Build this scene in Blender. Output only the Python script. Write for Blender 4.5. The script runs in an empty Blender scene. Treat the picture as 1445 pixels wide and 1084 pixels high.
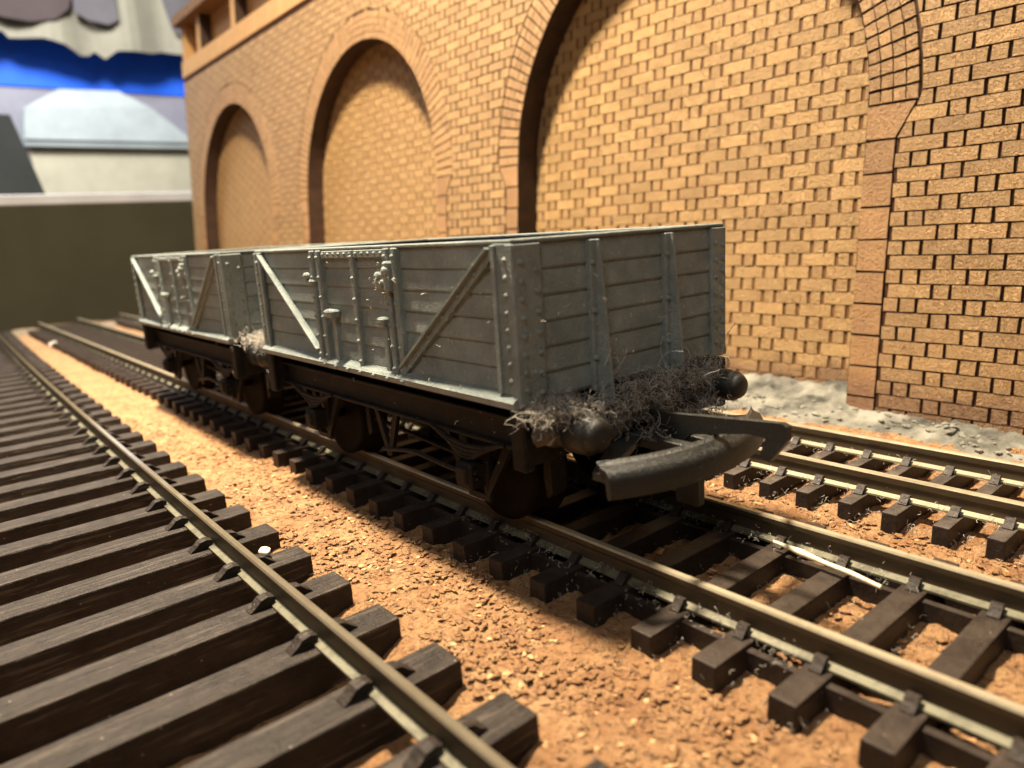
import bpy, bmesh, math, random
import numpy as np
from mathutils import Vector, Matrix, noise as mnoise
random.seed(7)
R = random.Random(11)
PI = math.pi
# units: 1 Blender unit = 1 cm of the model railway
SC = bpy.context.scene
COL = SC.collection

# ------------------------------------------------------------------ camera
CAM_Z = 3.46
def _unit(v):
    v = Vector(v); v.normalize(); return v
FPX = 1021.0
v1 = _unit((-147 - 722.5, 376 - 542.0, FPX))
v2 = Vector((1980 - 722.5, 240 - 542.0, FPX)); v2 = v2 - v1 * v1.dot(v2); v2.normalize()
XA = -v1; YA = v2; ZA = XA.cross(YA)          # world axes seen from the camera (right, down, forward)
c_right = Vector((XA.x, YA.x, ZA.x)); c_down = Vector((XA.y, YA.y, ZA.y)); c_fwd = Vector((XA.z, YA.z, ZA.z))
cam = bpy.data.cameras.new('camera'); cam_o = bpy.data.objects.new('camera', cam); COL.objects.link(cam_o)
m = Matrix.Identity(4)
for i in range(3):
    m[i][0] = c_right[i]; m[i][1] = -c_down[i]; m[i][2] = -c_fwd[i]
m[2][3] = CAM_Z
cam_o.matrix_world = m
cam.sensor_width = 36.0; cam.lens = 36.0 * FPX / 1445.0
cam.clip_start = 0.05; cam.clip_end = 1000
cam.dof.use_dof = True; cam.dof.focus_distance = 8.0; cam.dof.aperture_fstop = 0.34; cam.dof.aperture_blades = 0
SC.camera = cam_o
CAMP = Vector((0, 0, CAM_Z))
def project(p):
    d = Vector(p) - CAMP
    z = d.dot(c_fwd)
    if z <= 0.1: return None
    return (722.5 + FPX * d.dot(c_right) / z, 542 + FPX * d.dot(c_down) / z, z)

# ------------------------------------------------------------------ world and lamps (indoors, lit by lamps)
W = bpy.data.worlds.new('World'); SC.world = W; W.use_nodes = True
bg = W.node_tree.nodes['Background']; bg.inputs[0].default_value = (1.0, 0.86, 0.70, 1); bg.inputs[1].default_value = 0.12
def lamp(name, loc, target, size, energy, color):
    l = bpy.data.lights.new(name, 'AREA'); l.shape = 'DISK'; l.size = size; l.energy = energy; l.color = color
    o = bpy.data.objects.new(name, l); COL.objects.link(o); o.location = loc
    o.rotation_euler = (Vector(target) - Vector(loc)).to_track_quat('-Z', 'Y').to_euler()
    return o
key = lamp('layout_lamp', (-13.5, 2.9, 32), (-17.5, 6.0, 0), 3.2, 28000, (1.0, 0.83, 0.60)); key.data.spread = math.radians(125)
lamp('fill_lamp', (26, -42, 58), (-8, 5, 0), 24, 14000, (1.0, 0.97, 0.92))  # added soft fill for the wagon sides, ends and wall
lamp('backdrop_fill_lamp', (-50, 4, 48), (-78, 14, 14), 14, 62000, (0.95, 0.96, 0.95))  # added to brighten the things behind the layout
lamp('panel_fill_lamp', (-66, -14, 42), (-90, 16, 20), 10, 17000, (0.96, 0.97, 1.0))  # added out of view to brighten the blue panel
SC.view_settings.view_transform = 'Standard'; SC.view_settings.look = 'None'
SC.view_settings.exposure = 0; SC.view_settings.gamma = 1; SC.view_settings.use_curve_mapping = False

# ------------------------------------------------------------------ helpers
def tag(o, label=None, cat=None, group=None, kind=None):
    if label: o['label'] = label
    if cat: o['category'] = cat
    if group: o['group'] = group
    if kind: o['kind'] = kind
    return o
def thing(name, loc, label, cat, group=None):
    o = bpy.data.objects.new(name, None); COL.objects.link(o); o.location = loc; o.empty_display_size = 0.2
    return tag(o, label, cat, group)
def link(name, me, parent=None, kind=None, loc=None):
    o = bpy.data.objects.new(name, me); COL.objects.link(o)
    if parent is not None: o.parent = parent
    if loc is not None: o.location = loc
    if kind: o['kind'] = kind
    return o
def copy_tree(o, parent=None):
    c = o.copy(); COL.objects.link(c)
    if parent is not None: c.parent = parent
    for ch in list(o.children): copy_tree(ch, c)
    return c
class MB:
    """collects shapes, builds one mesh"""
    def __init__(s): s.v = []; s.f = []; s.mi = []; s.sm = []
    def add(s, vs, fs, mi=0, smooth=False):
        b = len(s.v); s.v += [tuple(p) for p in vs]
        for k, f in enumerate(fs):
            s.f.append(tuple(b + i for i in f)); s.mi.append(mi[k] if isinstance(mi, (list, tuple)) else mi); s.sm.append(smooth)
    def box(s, x0, x1, y0, y1, z0, z1, mi=0):
        v = [(x0,y0,z0),(x1,y0,z0),(x1,y1,z0),(x0,y1,z0),(x0,y0,z1),(x1,y0,z1),(x1,y1,z1),(x0,y1,z1)]
        s.add(v, [(0,3,2,1),(4,5,6,7),(0,1,5,4),(1,2,6,5),(2,3,7,6),(3,0,4,7)], mi)
    def cbox(s, x0, x1, y0, y1, z0, z1, c=0.01, mi=0):
        if x0 > x1: x0, x1 = x1, x0
        if y0 > y1: y0, y1 = y1, y0
        bm = bmesh.new(); r = bmesh.ops.create_cube(bm, size=1.0)
        for q in bm.verts:
            q.co = Vector(((x0+x1)/2 + q.co.x*(x1-x0), (y0+y1)/2 + q.co.y*(y1-y0), (z0+z1)/2 + q.co.z*(z1-z0)))
        bmesh.ops.bevel(bm, geom=list(bm.edges), offset=c, segments=1, affect='EDGES', profile=0.5)
        s.addbm(bm, mi); bm.free()
    def addbm(s, bm, mi=0, smooth=False, M=None):
        bm.verts.ensure_lookup_table(); bm.verts.index_update()
        s.add([(M @ q.co) if M else q.co.copy() for q in bm.verts], [tuple(q.index for q in f.verts) for f in bm.faces], mi, smooth)
    def prism(s, poly, axis, a0, a1, mi=0, smooth=False):
        """poly: 2-D outline; extruded along axis 'x','y','z'"""
        n = len(poly)
        def P(p, a):
            return {'x': (a, p[0], p[1]), 'y': (p[0], a, p[1]), 'z': (p[0], p[1], a)}[axis]
        vs = [P(p, a0) for p in poly] + [P(p, a1) for p in poly]
        s.add(vs, [tuple(range(n)), tuple(range(2*n-1, n-1, -1))], mi)
        s.add(vs, [(i, (i+1) % n, n+(i+1) % n, n+i) for i in range(n)], mi, smooth)
    def tube(s, pts, r, n=6, mi=0, smooth=True, cap=True):
        rr = r if isinstance(r, (list, tuple)) else [r]*len(pts)
        rings = []
        for i, p in enumerate(pts):
            p = Vector(p); a = Vector(pts[max(0, i-1)]); b = Vector(pts[min(len(pts)-1, i+1)])
            t = (b - a)
            if t.length < 1e-9: t = Vector((0, 0, 1))
            t.normalize(); u = t.orthogonal().normalized() if i == 0 else (rings_u - t * rings_u.dot(t)).normalized()
            rings_u = u; w = t.cross(u)
            rings.append([p + (u*math.cos(2*PI*k/n) + w*math.sin(2*PI*k/n))*rr[i] for k in range(n)])
        vs = [q for rg in rings for q in rg]; fs = []
        for i in range(len(pts)-1):
            for k in range(n):
                fs.append((i*n+k, i*n+(k+1) % n, (i+1)*n+(k+1) % n, (i+1)*n+k))
        s.add(vs, fs, mi, smooth)
        if cap: s.add(rings[0] + rings[-1], [tuple(range(n-1, -1, -1)), tuple(range(n, 2*n))], mi)
    def lathe(s, prof, c, axis='x', n=24, mi=0, smooth=True):
        """prof: (distance along axis, radius)"""
        vs = []; fs = []
        for (a, r) in prof:
            for k in range(n):
                ca, sa = math.cos(2*PI*k/n)*r, math.sin(2*PI*k/n)*r
                vs.append({'x': (c[0]+a, c[1]+ca, c[2]+sa), 'y': (c[0]+ca, c[1]+a, c[2]+sa), 'z': (c[0]+ca, c[1]+sa, c[2]+a)}[axis])
        for i in range(len(prof)-1):
            for k in range(n): fs.append((i*n+k, i*n+(k+1) % n, (i+1)*n+(k+1) % n, (i+1)*n+k))
        s.add(vs, fs, mi, smooth)
        L = (len(prof)-1)*n
        if prof[0][1] > 1e-6: s.add(vs[:n], [tuple(range(n-1, -1, -1))], mi)
        if prof[-1][1] > 1e-6: s.add(vs[L:], [tuple(range(n))], mi)
    def dome(s, c, r, d, mi=0):
        """small rivet head at c, bulging along unit direction d"""
        d = Vector(d); u = d.orthogonal().normalized(); w = d.cross(u); c = Vector(c)
        vs = [c + (u*math.cos(2*PI*k/6)+w*math.sin(2*PI*k/6))*r for k in range(6)]
        vs += [c + d*r*0.75 + (u*math.cos(2*PI*k/6)+w*math.sin(2*PI*k/6))*r*0.6 for k in range(6)]
        vs.append(c + d*r*1.05)
        s.add(vs, [(k, (k+1) % 6, 6+(k+1) % 6, 6+k) for k in range(6)] + [(6+k, 6+(k+1) % 6, 12) for k in range(6)], mi, True)
    def mesh(s, name, mats):
        me = bpy.data.meshes.new(name); me.from_pydata(s.v, [], s.f)
        for q in (mats if isinstance(mats, (list, tuple)) else [mats]): me.materials.append(q)
        me.polygons.foreach_set('material_index', s.mi); me.polygons.foreach_set('use_smooth', s.sm)
        bm = bmesh.new(); bm.from_mesh(me); bmesh.ops.recalc_face_normals(bm, faces=bm.faces); bm.to_mesh(me); bm.free()
        me.update(); return me
    def build(s, name, mats, parent=None, kind=None, loc=None):
        return link(name, s.mesh(name, mats), parent, kind, loc)

# ------------------------------------------------------------------ materials
def newmat(name):
    mt = bpy.data.materials.new(name); mt.use_nodes = True
    nt = mt.node_tree; b = nt.nodes['Principled BSDF']; return mt, nt, b
def N(nt, typ, **kw):
    n = nt.nodes.new(typ)
    for k, v in kw.items():
        if k.startswith('i_'):
            key = k[2:].replace('_', ' ')
            n.inputs[key].default_value = v
        else: setattr(n, k, v)
    return n
def ramp(nt, src, stops):
    r = nt.nodes.new('ShaderNodeValToRGB'); e = r.color_ramp.elements
    while len(e) > 1: e.remove(e[-1])
    e[0].position = stops[0][0]; e[0].color = (*stops[0][1], 1)
    for p, c in stops[1:]:
        q = e.new(p); q.color = (*c, 1)
    nt.links.new(src, r.inputs[0]); return r.outputs[0]
def g(v): return (v, v, v)
def coord(nt, scale=(1, 1, 1), which='Object', rot=(0, 0, 0)):
    tc = N(nt, 'ShaderNodeTexCoord'); mp = N(nt, 'ShaderNodeMapping')
    mp.inputs['Scale'].default_value = scale; mp.inputs['Rotation'].default_value = rot
    nt.links.new(tc.outputs[which], mp.inputs[0]); return mp.outputs[0]
def noise(nt, vec, scale, detail=4, rough=0.6, dist=0.0):
    n = N(nt, 'ShaderNodeTexNoise'); n.inputs['Scale'].default_value = scale; n.inputs['Detail'].default_value = detail
    n.inputs['Roughness'].default_value = rough; n.inputs['Distortion'].default_value = dist
    nt.links.new(vec, n.inputs['Vector']); return n
def vor(nt, vec, scale, feature='F1', rnd=1.0):
    n = N(nt, 'ShaderNodeTexVoronoi', feature=feature); n.inputs['Scale'].default_value = scale; n.inputs['Randomness'].default_value = rnd
    nt.links.new(vec, n.inputs['Vector']); return n
def mix(nt, fac, a, b, blend='MIX'):
    n = N(nt, 'ShaderNodeMix', data_type='RGBA', blend_type=blend)
    for key, x in ((0, fac), (6, a), (7, b)):
        if isinstance(x, bpy.types.NodeSocket): nt.links.new(x, n.inputs[key])
        else: n.inputs[key].default_value = x if key == 0 else (*x, 1)
    return n.outputs[2]
def mth(nt, op, a, b=0.5):
    n = N(nt, 'ShaderNodeMath', operation=op)
    for i, x in enumerate((a, b)):
        if isinstance(x, bpy.types.NodeSocket): nt.links.new(x, n.inputs[i])
        else: n.inputs[i].default_value = x
    return n.outputs[0]
def bump(nt, b, h, strength, dist, prev=None):
    n = N(nt, 'ShaderNodeBump'); n.inputs['Strength'].default_value = strength; n.inputs['Distance'].default_value = dist
    nt.links.new(h, n.inputs['Height'])
    if prev is not None: nt.links.new(prev, n.inputs['Normal'])
    nt.links.new(n.outputs[0], b.inputs['Normal']); return n.outputs[0]
def setc(nt, b, c):
    if isinstance(c, bpy.types.NodeSocket): nt.links.new(c, b.inputs['Base Color'])
    else: b.inputs['Base Color'].default_value = (*c, 1)
def specks(nt, vec, scale, lo, hi):
    """sparse little dots of dust: 0/1 mask"""
    v = vor(nt, vec, scale)
    return ramp(nt, v.outputs['Distance'], [(lo, g(1.0)), (hi, g(0.0))])

def m_cork():
    mt, nt, b = newmat('cork'); c = coord(nt)
    n0 = noise(nt, c, 7.0, 3, 0.7)
    warp = mix(nt, 0.10, c, n0.outputs['Color'], 'ADD')
    ve = vor(nt, warp, 3.4, 'DISTANCE_TO_EDGE'); vf = vor(nt, warp, 3.4); vg = vor(nt, warp, 8.0); ve2 = vor(nt, warp, 8.0, 'DISTANCE_TO_EDGE')
    tone = ramp(nt, vf.outputs['Color'], [(0.0, (0.46, 0.225, 0.098)), (0.5, (0.60, 0.325, 0.145)), (1.0, (0.72, 0.43, 0.21))])
    tone = mix(nt, 0.4, tone, ramp(nt, vg.outputs['Color'], [(0.0, (0.38, 0.165, 0.066)), (0.6, (0.62, 0.34, 0.155)), (1.0, (0.80, 0.51, 0.26))]))
    n1 = noise(nt, c, 16, 6, 0.75)
    t2 = mix(nt, ramp(nt, n1.outputs['Fac'], [(0.30, g(0.75)), (0.50, g(0))]), tone, (0.20, 0.085, 0.035))
    nm = noise(nt, c, 3.1, 4, 0.65)
    on = ramp(nt, nm.outputs['Fac'], [(0.44, g(0)), (0.58, g(1))])
    ck = ramp(nt, ve.outputs['Distance'], [(0.0, g(1)), (0.05, g(0))])
    ck2 = ramp(nt, ve2.outputs['Distance'], [(0.0, g(1)), (0.13, g(0))])
    n5 = noise(nt, c, 9.0, 3, 0.7); on2 = ramp(nt, n5.outputs['Fac'], [(0.48, g(0)), (0.60, g(1))])
    cks = mth(nt, 'MAXIMUM', mth(nt, 'MULTIPLY', ck, mth(nt, 'MULTIPLY', on, on2)), mth(nt, 'MULTIPLY', ck2, mth(nt, 'MULTIPLY', on2, 0.55)))
    t3 = mix(nt, mth(nt, 'MULTIPLY', cks, 0.75), t2, (0.085, 0.032, 0.014))
    nb = noise(nt, c, 1.3, 6, 0.75)
    dk = ramp(nt, nb.outputs['Fac'], [(0.60, g(0)), (0.72, g(0.55))])
    t4 = mix(nt, dk, t3, (0.16, 0.085, 0.045))
    sp = specks(nt, c, 5.0, 0.03, 0.06)
    t4 = mix(nt, mth(nt, 'MULTIPLY', sp, 0.6), t4, (0.62, 0.48, 0.30))
    setc(nt, b, t4); b.inputs['Roughness'].default_value = 0.62; b.inputs['Specular IOR Level'].default_value = 0.45
    n9 = noise(nt, c, 45, 3, 0.7)
    h = mth(nt, 'SUBTRACT', mth(nt, 'MULTIPLY', n1.outputs['Fac'], 1.3), mth(nt, 'MULTIPLY', cks, 0.9))
    h = mth(nt, 'ADD', h, mth(nt, 'MULTIPLY', vg.outputs['Color'], 0.55))
    h = mth(nt, 'ADD', h, mth(nt, 'MULTIPLY', vf.outputs['Color'], 0.5))
    h = mth(nt, 'ADD', h, mth(nt, 'MULTIPLY', n9.outputs['Fac'], 0.35))
    bump(nt, b, h, 1.0, 0.085)
    return mt
def m_brick(name, cols, ridge=0.55):
    mt, nt, b = newmat(name); c = coord(nt, which='Object'); tc = N(nt, 'ShaderNodeTexCoord')
    geo = N(nt, 'ShaderNodeNewGeometry'); P = geo.outputs['Position']
    oi = N(nt, 'ShaderNodeObjectInfo')
    n1 = noise(nt, P, 2.1, 4, 0.65); n2 = noise(nt, P, 22, 4, 0.7)
    t = ramp(nt, n1.outputs['Fac'], [(0.3, cols[0]), (0.5, cols[1]), (0.7, cols[2])])
    t = mix(nt, mth(nt, 'MULTIPLY', n2.outputs['Fac'], 0.55), t, cols[3])
    n4 = noise(nt, P, 60, 3, 0.8); t = mix(nt, ramp(nt, n4.outputs['Fac'], [(0.30, g(0.8)), (0.46, g(0))]), t, tuple(0.45*q for q in cols[0]))
    w = noise(nt, P, 7.5, 2, 0.5, 3.6)
    rid = ramp(nt, w.outputs['Fac'], [(0.44, g(0)), (0.485, g(1)), (0.515, g(1)), (0.56, g(0))])
    t = mix(nt, mth(nt, 'MULTIPLY', rid, 0.55*ridge), t, tuple(min(1, 1.35*q) for q in cols[3]))  # raised fibres paler, with the ridge glint put into the colour
    sz = N(nt, 'ShaderNodeSeparateXYZ'); nt.links.new(P, sz.inputs[0])
    ns = noise(nt, P, 1.5, 5, 0.7)
    lowz = ramp(nt, mth(nt, 'SUBTRACT', sz.outputs['Z'], mth(nt, 'MULTIPLY', ns.outputs['Fac'], 0.9)), [(0.0, g(0.65)), (0.35, g(0))])
    t = mix(nt, lowz, t, (0.16, 0.075, 0.042))          # brown stain that creeps up from the base
    n7 = noise(nt, P, 0.55, 5, 0.7); t = mix(nt, ramp(nt, n7.outputs['Fac'], [(0.60, g(0)), (0.76, g(0.3))]), t, tuple(0.75*q for q in cols[0]))
    br = N(nt, 'ShaderNodeHueSaturation'); nt.links.new(t, br.inputs['Color'])
    nt.links.new(mth(nt, 'ADD', mth(nt, 'MULTIPLY', oi.outputs['Random'], 0.28), 0.84), br.inputs['Value'])
    setc(nt, b, br.outputs[0]); b.inputs['Roughness'].default_value = 0.42; b.inputs['Specular IOR Level'].default_value = 0.5
    h = mth(nt, 'ADD', mth(nt, 'MULTIPLY', rid, ridge), mth(nt, 'MULTIPLY', n2.outputs['Fac'], 0.9))
    bump(nt, b, h, 1.0, 0.05)
    return mt
def m_plain(name, c1, c2, rough=0.6, scale=8, bs=0.25, bd=0.02, spec=0.4, dust=None, metal=0.0, stretch=(1, 1, 1), dscale=9):
    mt, nt, b = newmat(name); c = coord(nt, stretch)
    n1 = noise(nt, c, scale, 5, 0.65)
    t = mix(nt, ramp(nt, n1.outputs['Fac'], [(0.35, g(0)), (0.65, g(1))]), c1, c2)
    if dust:
        c0 = coord(nt)
        sp = specks(nt, c0, dscale, 0.07, 0.11)
        nn = noise(nt, c0, 1.7, 4, 0.7); on = ramp(nt, nn.outputs['Fac'], [(0.45, g(0)), (0.6, g(1))])
        t = mix(nt, mth(nt, 'MULTIPLY', sp, on), t, dust)
    setc(nt, b, t); b.inputs['Roughness'].default_value = rough; b.inputs['Specular IOR Level'].default_value = spec
    b.inputs['Metallic'].default_value = metal
    n2 = noise(nt, c, scale*3.5, 4, 0.7); bump(nt, b, n2.outputs['Fac'], bs, bd)
    return mt
def m_black_plastic():
    mt, nt, b = newmat('black_plastic'); c = coord(nt)
    n1 = noise(nt, c, 7, 5, 0.7); n2 = noise(nt, c, 30, 5, 0.75)
    t = mix(nt, n1.outputs['Fac'], (0.007, 0.008, 0.007), (0.022, 0.023, 0.022))
    geo = N(nt, 'ShaderNodeNewGeometry'); sx = N(nt, 'ShaderNodeSeparateXYZ'); nt.links.new(geo.outputs['Normal'], sx.inputs[0])
    up = ramp(nt, sx.outputs['Z'], [(0.1, g(0)), (0.9, g(1))])      # dust lies where it can settle
    d = mth(nt, 'MULTIPLY', up, ramp(nt, n2.outputs['Fac'], [(0.46, g(0.0)), (0.68, g(0.42))]))
    t = mix(nt, d, t, (0.17, 0.165, 0.15))
    sp = specks(nt, c, 14, 0.06, 0.10)
    t = mix(nt, mth(nt, 'MULTIPLY', sp, ramp(nt, n1.outputs['Fac'], [(0.5, g(0)), (0.6, g(0.7))])), t, (0.45, 0.43, 0.38))
    setc(nt, b, t); b.inputs['Roughness'].default_value = 0.40; b.inputs['Specular IOR Level'].default_value = 0.45
    bump(nt, b, n2.outputs['Fac'], 0.6, 0.018)
    return mt
def m_wagon():
    mt, nt, b = newmat('wagon_grey_paint'); c = coord(nt)
    n1 = noise(nt, c, 2.6, 6, 0.7); n2 = noise(nt, c, 26, 4, 0.75)
    t = ramp(nt, n1.outputs['Fac'], [(0.3, (0.155, 0.186, 0.178)), (0.52, (0.225, 0.262, 0.250)), (0.75, (0.32, 0.355, 0.335))])
    t = mix(nt, ramp(nt, n2.outputs['Fac'], [(0.60, g(0)), (0.70, g(0.6))]), t, (0.5, 0.52, 0.48))
    sp = specks(nt, c, 7.0, 0.05, 0.085); on = ramp(nt, n1.outputs['Fac'], [(0.5, g(0)), (0.6, g(0.8))])
    t = mix(nt, mth(nt, 'MULTIPLY', sp, on), t, (0.62, 0.60, 0.55))
    st = noise(nt, coord(nt, (9, 9, 0.9)), 2.2, 5, 0.7)
    t = mix(nt, ramp(nt, st.outputs['Fac'], [(0.6, g(0)), (0.75, g(0.4))]), t, (0.16, 0.17, 0.16))
    setc(nt, b, t); b.inputs['Metallic'].default_value = 0.0; b.inputs['Specular IOR Level'].default_value = 0.45
    rr = ramp(nt, n1.outputs['Fac'], [(0.3, g(0.34)), (0.7, g(0.52))]); nt.links.new(rr, b.inputs['Roughness'])
    n3 = noise(nt, c, 55, 3, 0.7)
    h = mth(nt, 'ADD', mth(nt, 'MULTIPLY', n2.outputs['Fac'], 0.8), mth(nt, 'MULTIPLY', n3.outputs['Fac'], 0.5))
    bump(nt, b, h, 0.9, 0.032)
    return mt
def m_sleeper(name, ca, cb, grain, dustc, dust_amt):
    """plastic sleeper with wood grain moulded along its length (local y)"""
    mt, nt, b = newmat(name); c = coord(nt, (12, 0.7, 12)); c0 = coord(nt)
    oi = N(nt, 'ShaderNodeObjectInfo')
    cc = mix(nt, 1.0, c, mix(nt, 1.0, oi.outputs['Random'], (9.0, 9.0, 9.0), 'MULTIPLY'), 'ADD')
    cd = mix(nt, 1.0, c0, mix(nt, 1.0, oi.outputs['Random'], (9.0, 9.0, 9.0), 'MULTIPLY'), 'ADD')
    n1 = noise(nt, cc, 1.7, 4, 0.65); n2 = noise(nt, cd, 5, 5, 0.7); n3 = noise(nt, cd, 26, 4, 0.7)
    t = mix(nt, ramp(nt, n2.outputs['Fac'], [(0.3, g(0)), (0.7, g(1))]), ca, cb)
    t = mix(nt, ramp(nt, n1.outputs['Fac'], [(0.56, g(0)), (0.64, g(0.6*grain))]), t, (0.11, 0.090, 0.073))
    geo = N(nt, 'ShaderNodeNewGeometry'); sx = N(nt, 'ShaderNodeSeparateXYZ'); nt.links.new(geo.outputs['Normal'], sx.inputs[0])
    up = ramp(nt, sx.outputs['Z'], [(0.5, g(0)), (0.9, g(1))])      # dust settles on what faces up
    d = mth(nt, 'MULTIPLY', mth(nt, 'MULTIPLY', ramp(nt, n2.outputs['Fac'], [(0.35, g(0.25)), (0.75, g(1))]), up), dust_amt)
    t = mix(nt, d, t, dustc)
    sp = specks(nt, cd, 9, 0.045, 0.075); on = ramp(nt, n2.outputs['Fac'], [(0.5, g(0)), (0.6, g(0.8))])
    t = mix(nt, mth(nt, 'MULTIPLY', sp, on), t, (0.6, 0.55, 0.48))
    setc(nt, b, t); b.inputs['Roughness'].default_value = 0.45; b.inputs['Specular IOR Level'].default_value = 0.22
    h = mth(nt, 'ADD', mth(nt, 'MULTIPLY', n1.outputs['Fac'], grain), mth(nt, 'MULTIPLY', n3.outputs['Fac'], 0.35))
    bump(nt, b, h, 0.9, 0.035)
    return mt
def m_rail(name, col, rough, metal=0.85, dirt=(0.10, 0.085, 0.05), damt=0.5, bs=0.25, rv=0.2):
    mt, nt, b = newmat(name); c = coord(nt, (0.6, 10, 10)); c0 = coord(nt)
    n1 = noise(nt, c, 2.4, 6, 0.7); n2 = noise(nt, c0, 6, 5, 0.75)
    t = mix(nt, ramp(nt, n2.outputs['Fac'], [(0.45, g(0)), (0.72, g(damt))]), col, dirt)
    t = mix(nt, ramp(nt, n1.outputs['Fac'], [(0.5, g(0)), (0.75, g(0.35))]), t, dirt)
    setc(nt, b, t); b.inputs['Metallic'].default_value = metal
    rr = ramp(nt, n1.outputs['Fac'], [(0.3, g(rough)), (0.7, g(min(1, rough+rv)))]); nt.links.new(rr, b.inputs['Roughness'])
    bump(nt, b, n2.outputs['Fac'], bs, 0.012)
    return mt
def m_flat(name, c, rough=0.8):
    return m_plain(name, tuple(x*0.9 for x in c), tuple(min(1, x*1.08) for x in c), rough, 0.35, 0.1, 0.05, 0.25)

M = {}
M['cork'] = m_cork()
M['brick'] = m_brick('brick_card', [(0.31, 0.165, 0.060), (0.40, 0.225, 0.085), (0.47, 0.285, 0.115), (0.58, 0.375, 0.17)])
M['brick_r'] = m_brick('recessed_brick_card', [(0.36, 0.205, 0.072), (0.43, 0.255, 0.095), (0.49, 0.30, 0.12), (0.57, 0.37, 0.165)], 0.3)
M['stone'] = m_brick('block_card', [(0.25, 0.12, 0.043), (0.33, 0.17, 0.063), (0.40, 0.215, 0.085), (0.46, 0.275, 0.12)], 0.12)
M['arch'] = m_brick('arch_brick_card', [(0.29, 0.15, 0.055), (0.37, 0.20, 0.077), (0.44, 0.255, 0.103), (0.54, 0.34, 0.155)])
M['burnt'] = m_plain('burnt_joint', (0.035, 0.014, 0.006), (0.075, 0.03, 0.012), 0.75, 6, 0.3, 0.02, 0.3)
M['burnt_soft'] = m_plain('scorched_joint', (0.11, 0.052, 0.02), (0.18, 0.09, 0.035), 0.7, 5, 0.3, 0.02, 0.3)
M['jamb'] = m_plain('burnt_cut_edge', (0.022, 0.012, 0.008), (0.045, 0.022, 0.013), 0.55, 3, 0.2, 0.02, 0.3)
M['card'] = m_plain('plain_card', (0.37, 0.21, 0.082), (0.43, 0.255, 0.11), 0.6, 2, 0.15, 0.02, 0.35)
M['wagon'] = m_wagon()
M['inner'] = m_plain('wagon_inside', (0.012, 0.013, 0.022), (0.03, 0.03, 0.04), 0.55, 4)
M['frame'] = m_plain('black_underframe', (0.005, 0.004, 0.003), (0.016, 0.012, 0.009), 0.6, 5, 0.35, 0.02, 0.2, dust=(0.35, 0.32, 0.27))
M['blackp'] = m_black_plastic()
M['wheel'] = m_plain('wheel_black', (0.004, 0.003, 0.002), (0.008, 0.005, 0.0035), 0.7, 5, 0.25, 0.02, 0.05)
M['sl_left'] = m_sleeper('grained_sleeper', (0.014, 0.0105, 0.0085), (0.032, 0.024, 0.019), 1.0, (0.08, 0.062, 0.050), 0.2)
M['sl_mid'] = m_sleeper('smooth_sleeper', (0.016, 0.011, 0.009), (0.034, 0.025, 0.020), 0.15, (0.12, 0.092, 0.072), 0.28)
M['sl_third'] = m_sleeper('dusty_sleeper', (0.014, 0.010, 0.009), (0.030, 0.023, 0.020), 0.15, (0.20, 0.165, 0.14), 0.55)
M['rail_head'] = m_rail('rail_head', (0.60, 0.52, 0.37), 0.28, 0.62, damt=0.35)
M['rail_head_l'] = m_rail('dark_rail_head', (0.62, 0.52, 0.37), 0.07, 0.80, damt=0.15, bs=0.02, rv=0.07)
M['rail_web'] = m_rail('rail_web', (0.088, 0.063, 0.038), 0.40, 0.5)
M['rail_foot'] = m_rail('rail_foot', (0.155, 0.145, 0.095), 0.5, 0.2, (0.04, 0.034, 0.020), 0.95)
M['rail_foot3'] = m_rail('bright_rail_foot', (0.36, 0.32, 0.22), 0.45, 0.25, (0.18, 0.155, 0.10), 0.5)
M['fluff'] = m_plain('grey_fluff', (0.34, 0.32, 0.285), (0.60, 0.57, 0.51), 0.9, 6)
M['fluff_dark'] = m_plain('dark_fluff', (0.05, 0.042, 0.035), (0.13, 0.11, 0.09), 0.9, 6)
M['fluff_pale'] = m_plain('pale_fluff', (0.5, 0.44, 0.36), (0.66, 0.60, 0.5), 0.9, 6)
M['plaster'] = m_plain('grey_plaster', (0.035, 0.034, 0.028), (0.24, 0.23, 0.19), 0.8, 1.6, 0.5, 0.06)
M['rubble'] = m_plain('plaster_chips', (0.10, 0.096, 0.08), (0.26, 0.25, 0.21), 0.8, 2.5, 0.5, 0.03)
M['cork_pale'] = m_plain('pale_cork', (0.46, 0.25, 0.115), (0.56, 0.32, 0.15), 0.7, 6)
M['cork_dark'] = m_plain('dark_cork', (0.10, 0.045, 0.020), (0.22, 0.10, 0.045), 0.6, 6)
M['granule'] = m_plain('white_granule', (0.75, 0.70, 0.58), (0.85, 0.80, 0.70), 0.6, 12)
M['stick'] = m_plain('cream_stick', (0.70, 0.62, 0.42), (0.82, 0.76, 0.60), 0.5, 9)
M['board'] = m_flat('dark_olive_board', (0.029, 0.028, 0.016), 0.85)
M['white_edge'] = m_flat('white_edge', (0.34, 0.36, 0.40), 0.6)
M['cream'] = m_flat('cream_card', (0.42, 0.38, 0.28))
M['white'] = m_flat('white_card', (0.30, 0.33, 0.33), 0.6)
M['grey'] = m_flat('grey_card', (0.055, 0.06, 0.058))
M['blue'] = m_flat('blue_board', (0.022, 0.13, 0.80), 0.5)
M['lav'] = m_flat('lavender_grey_card', (0.24, 0.23, 0.27))
M['cloth'] = m_flat('cream_cloth', (0.24, 0.22, 0.165), 0.9)
M['patch'] = m_flat('brown_patch', (0.065, 0.048, 0.046), 0.9)
M['patch2'] = m_flat('grey_patch', (0.11, 0.10, 0.105), 0.9)
M['tablet'] = m_flat('under_board', (0.20, 0.15, 0.10), 0.8)

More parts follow.
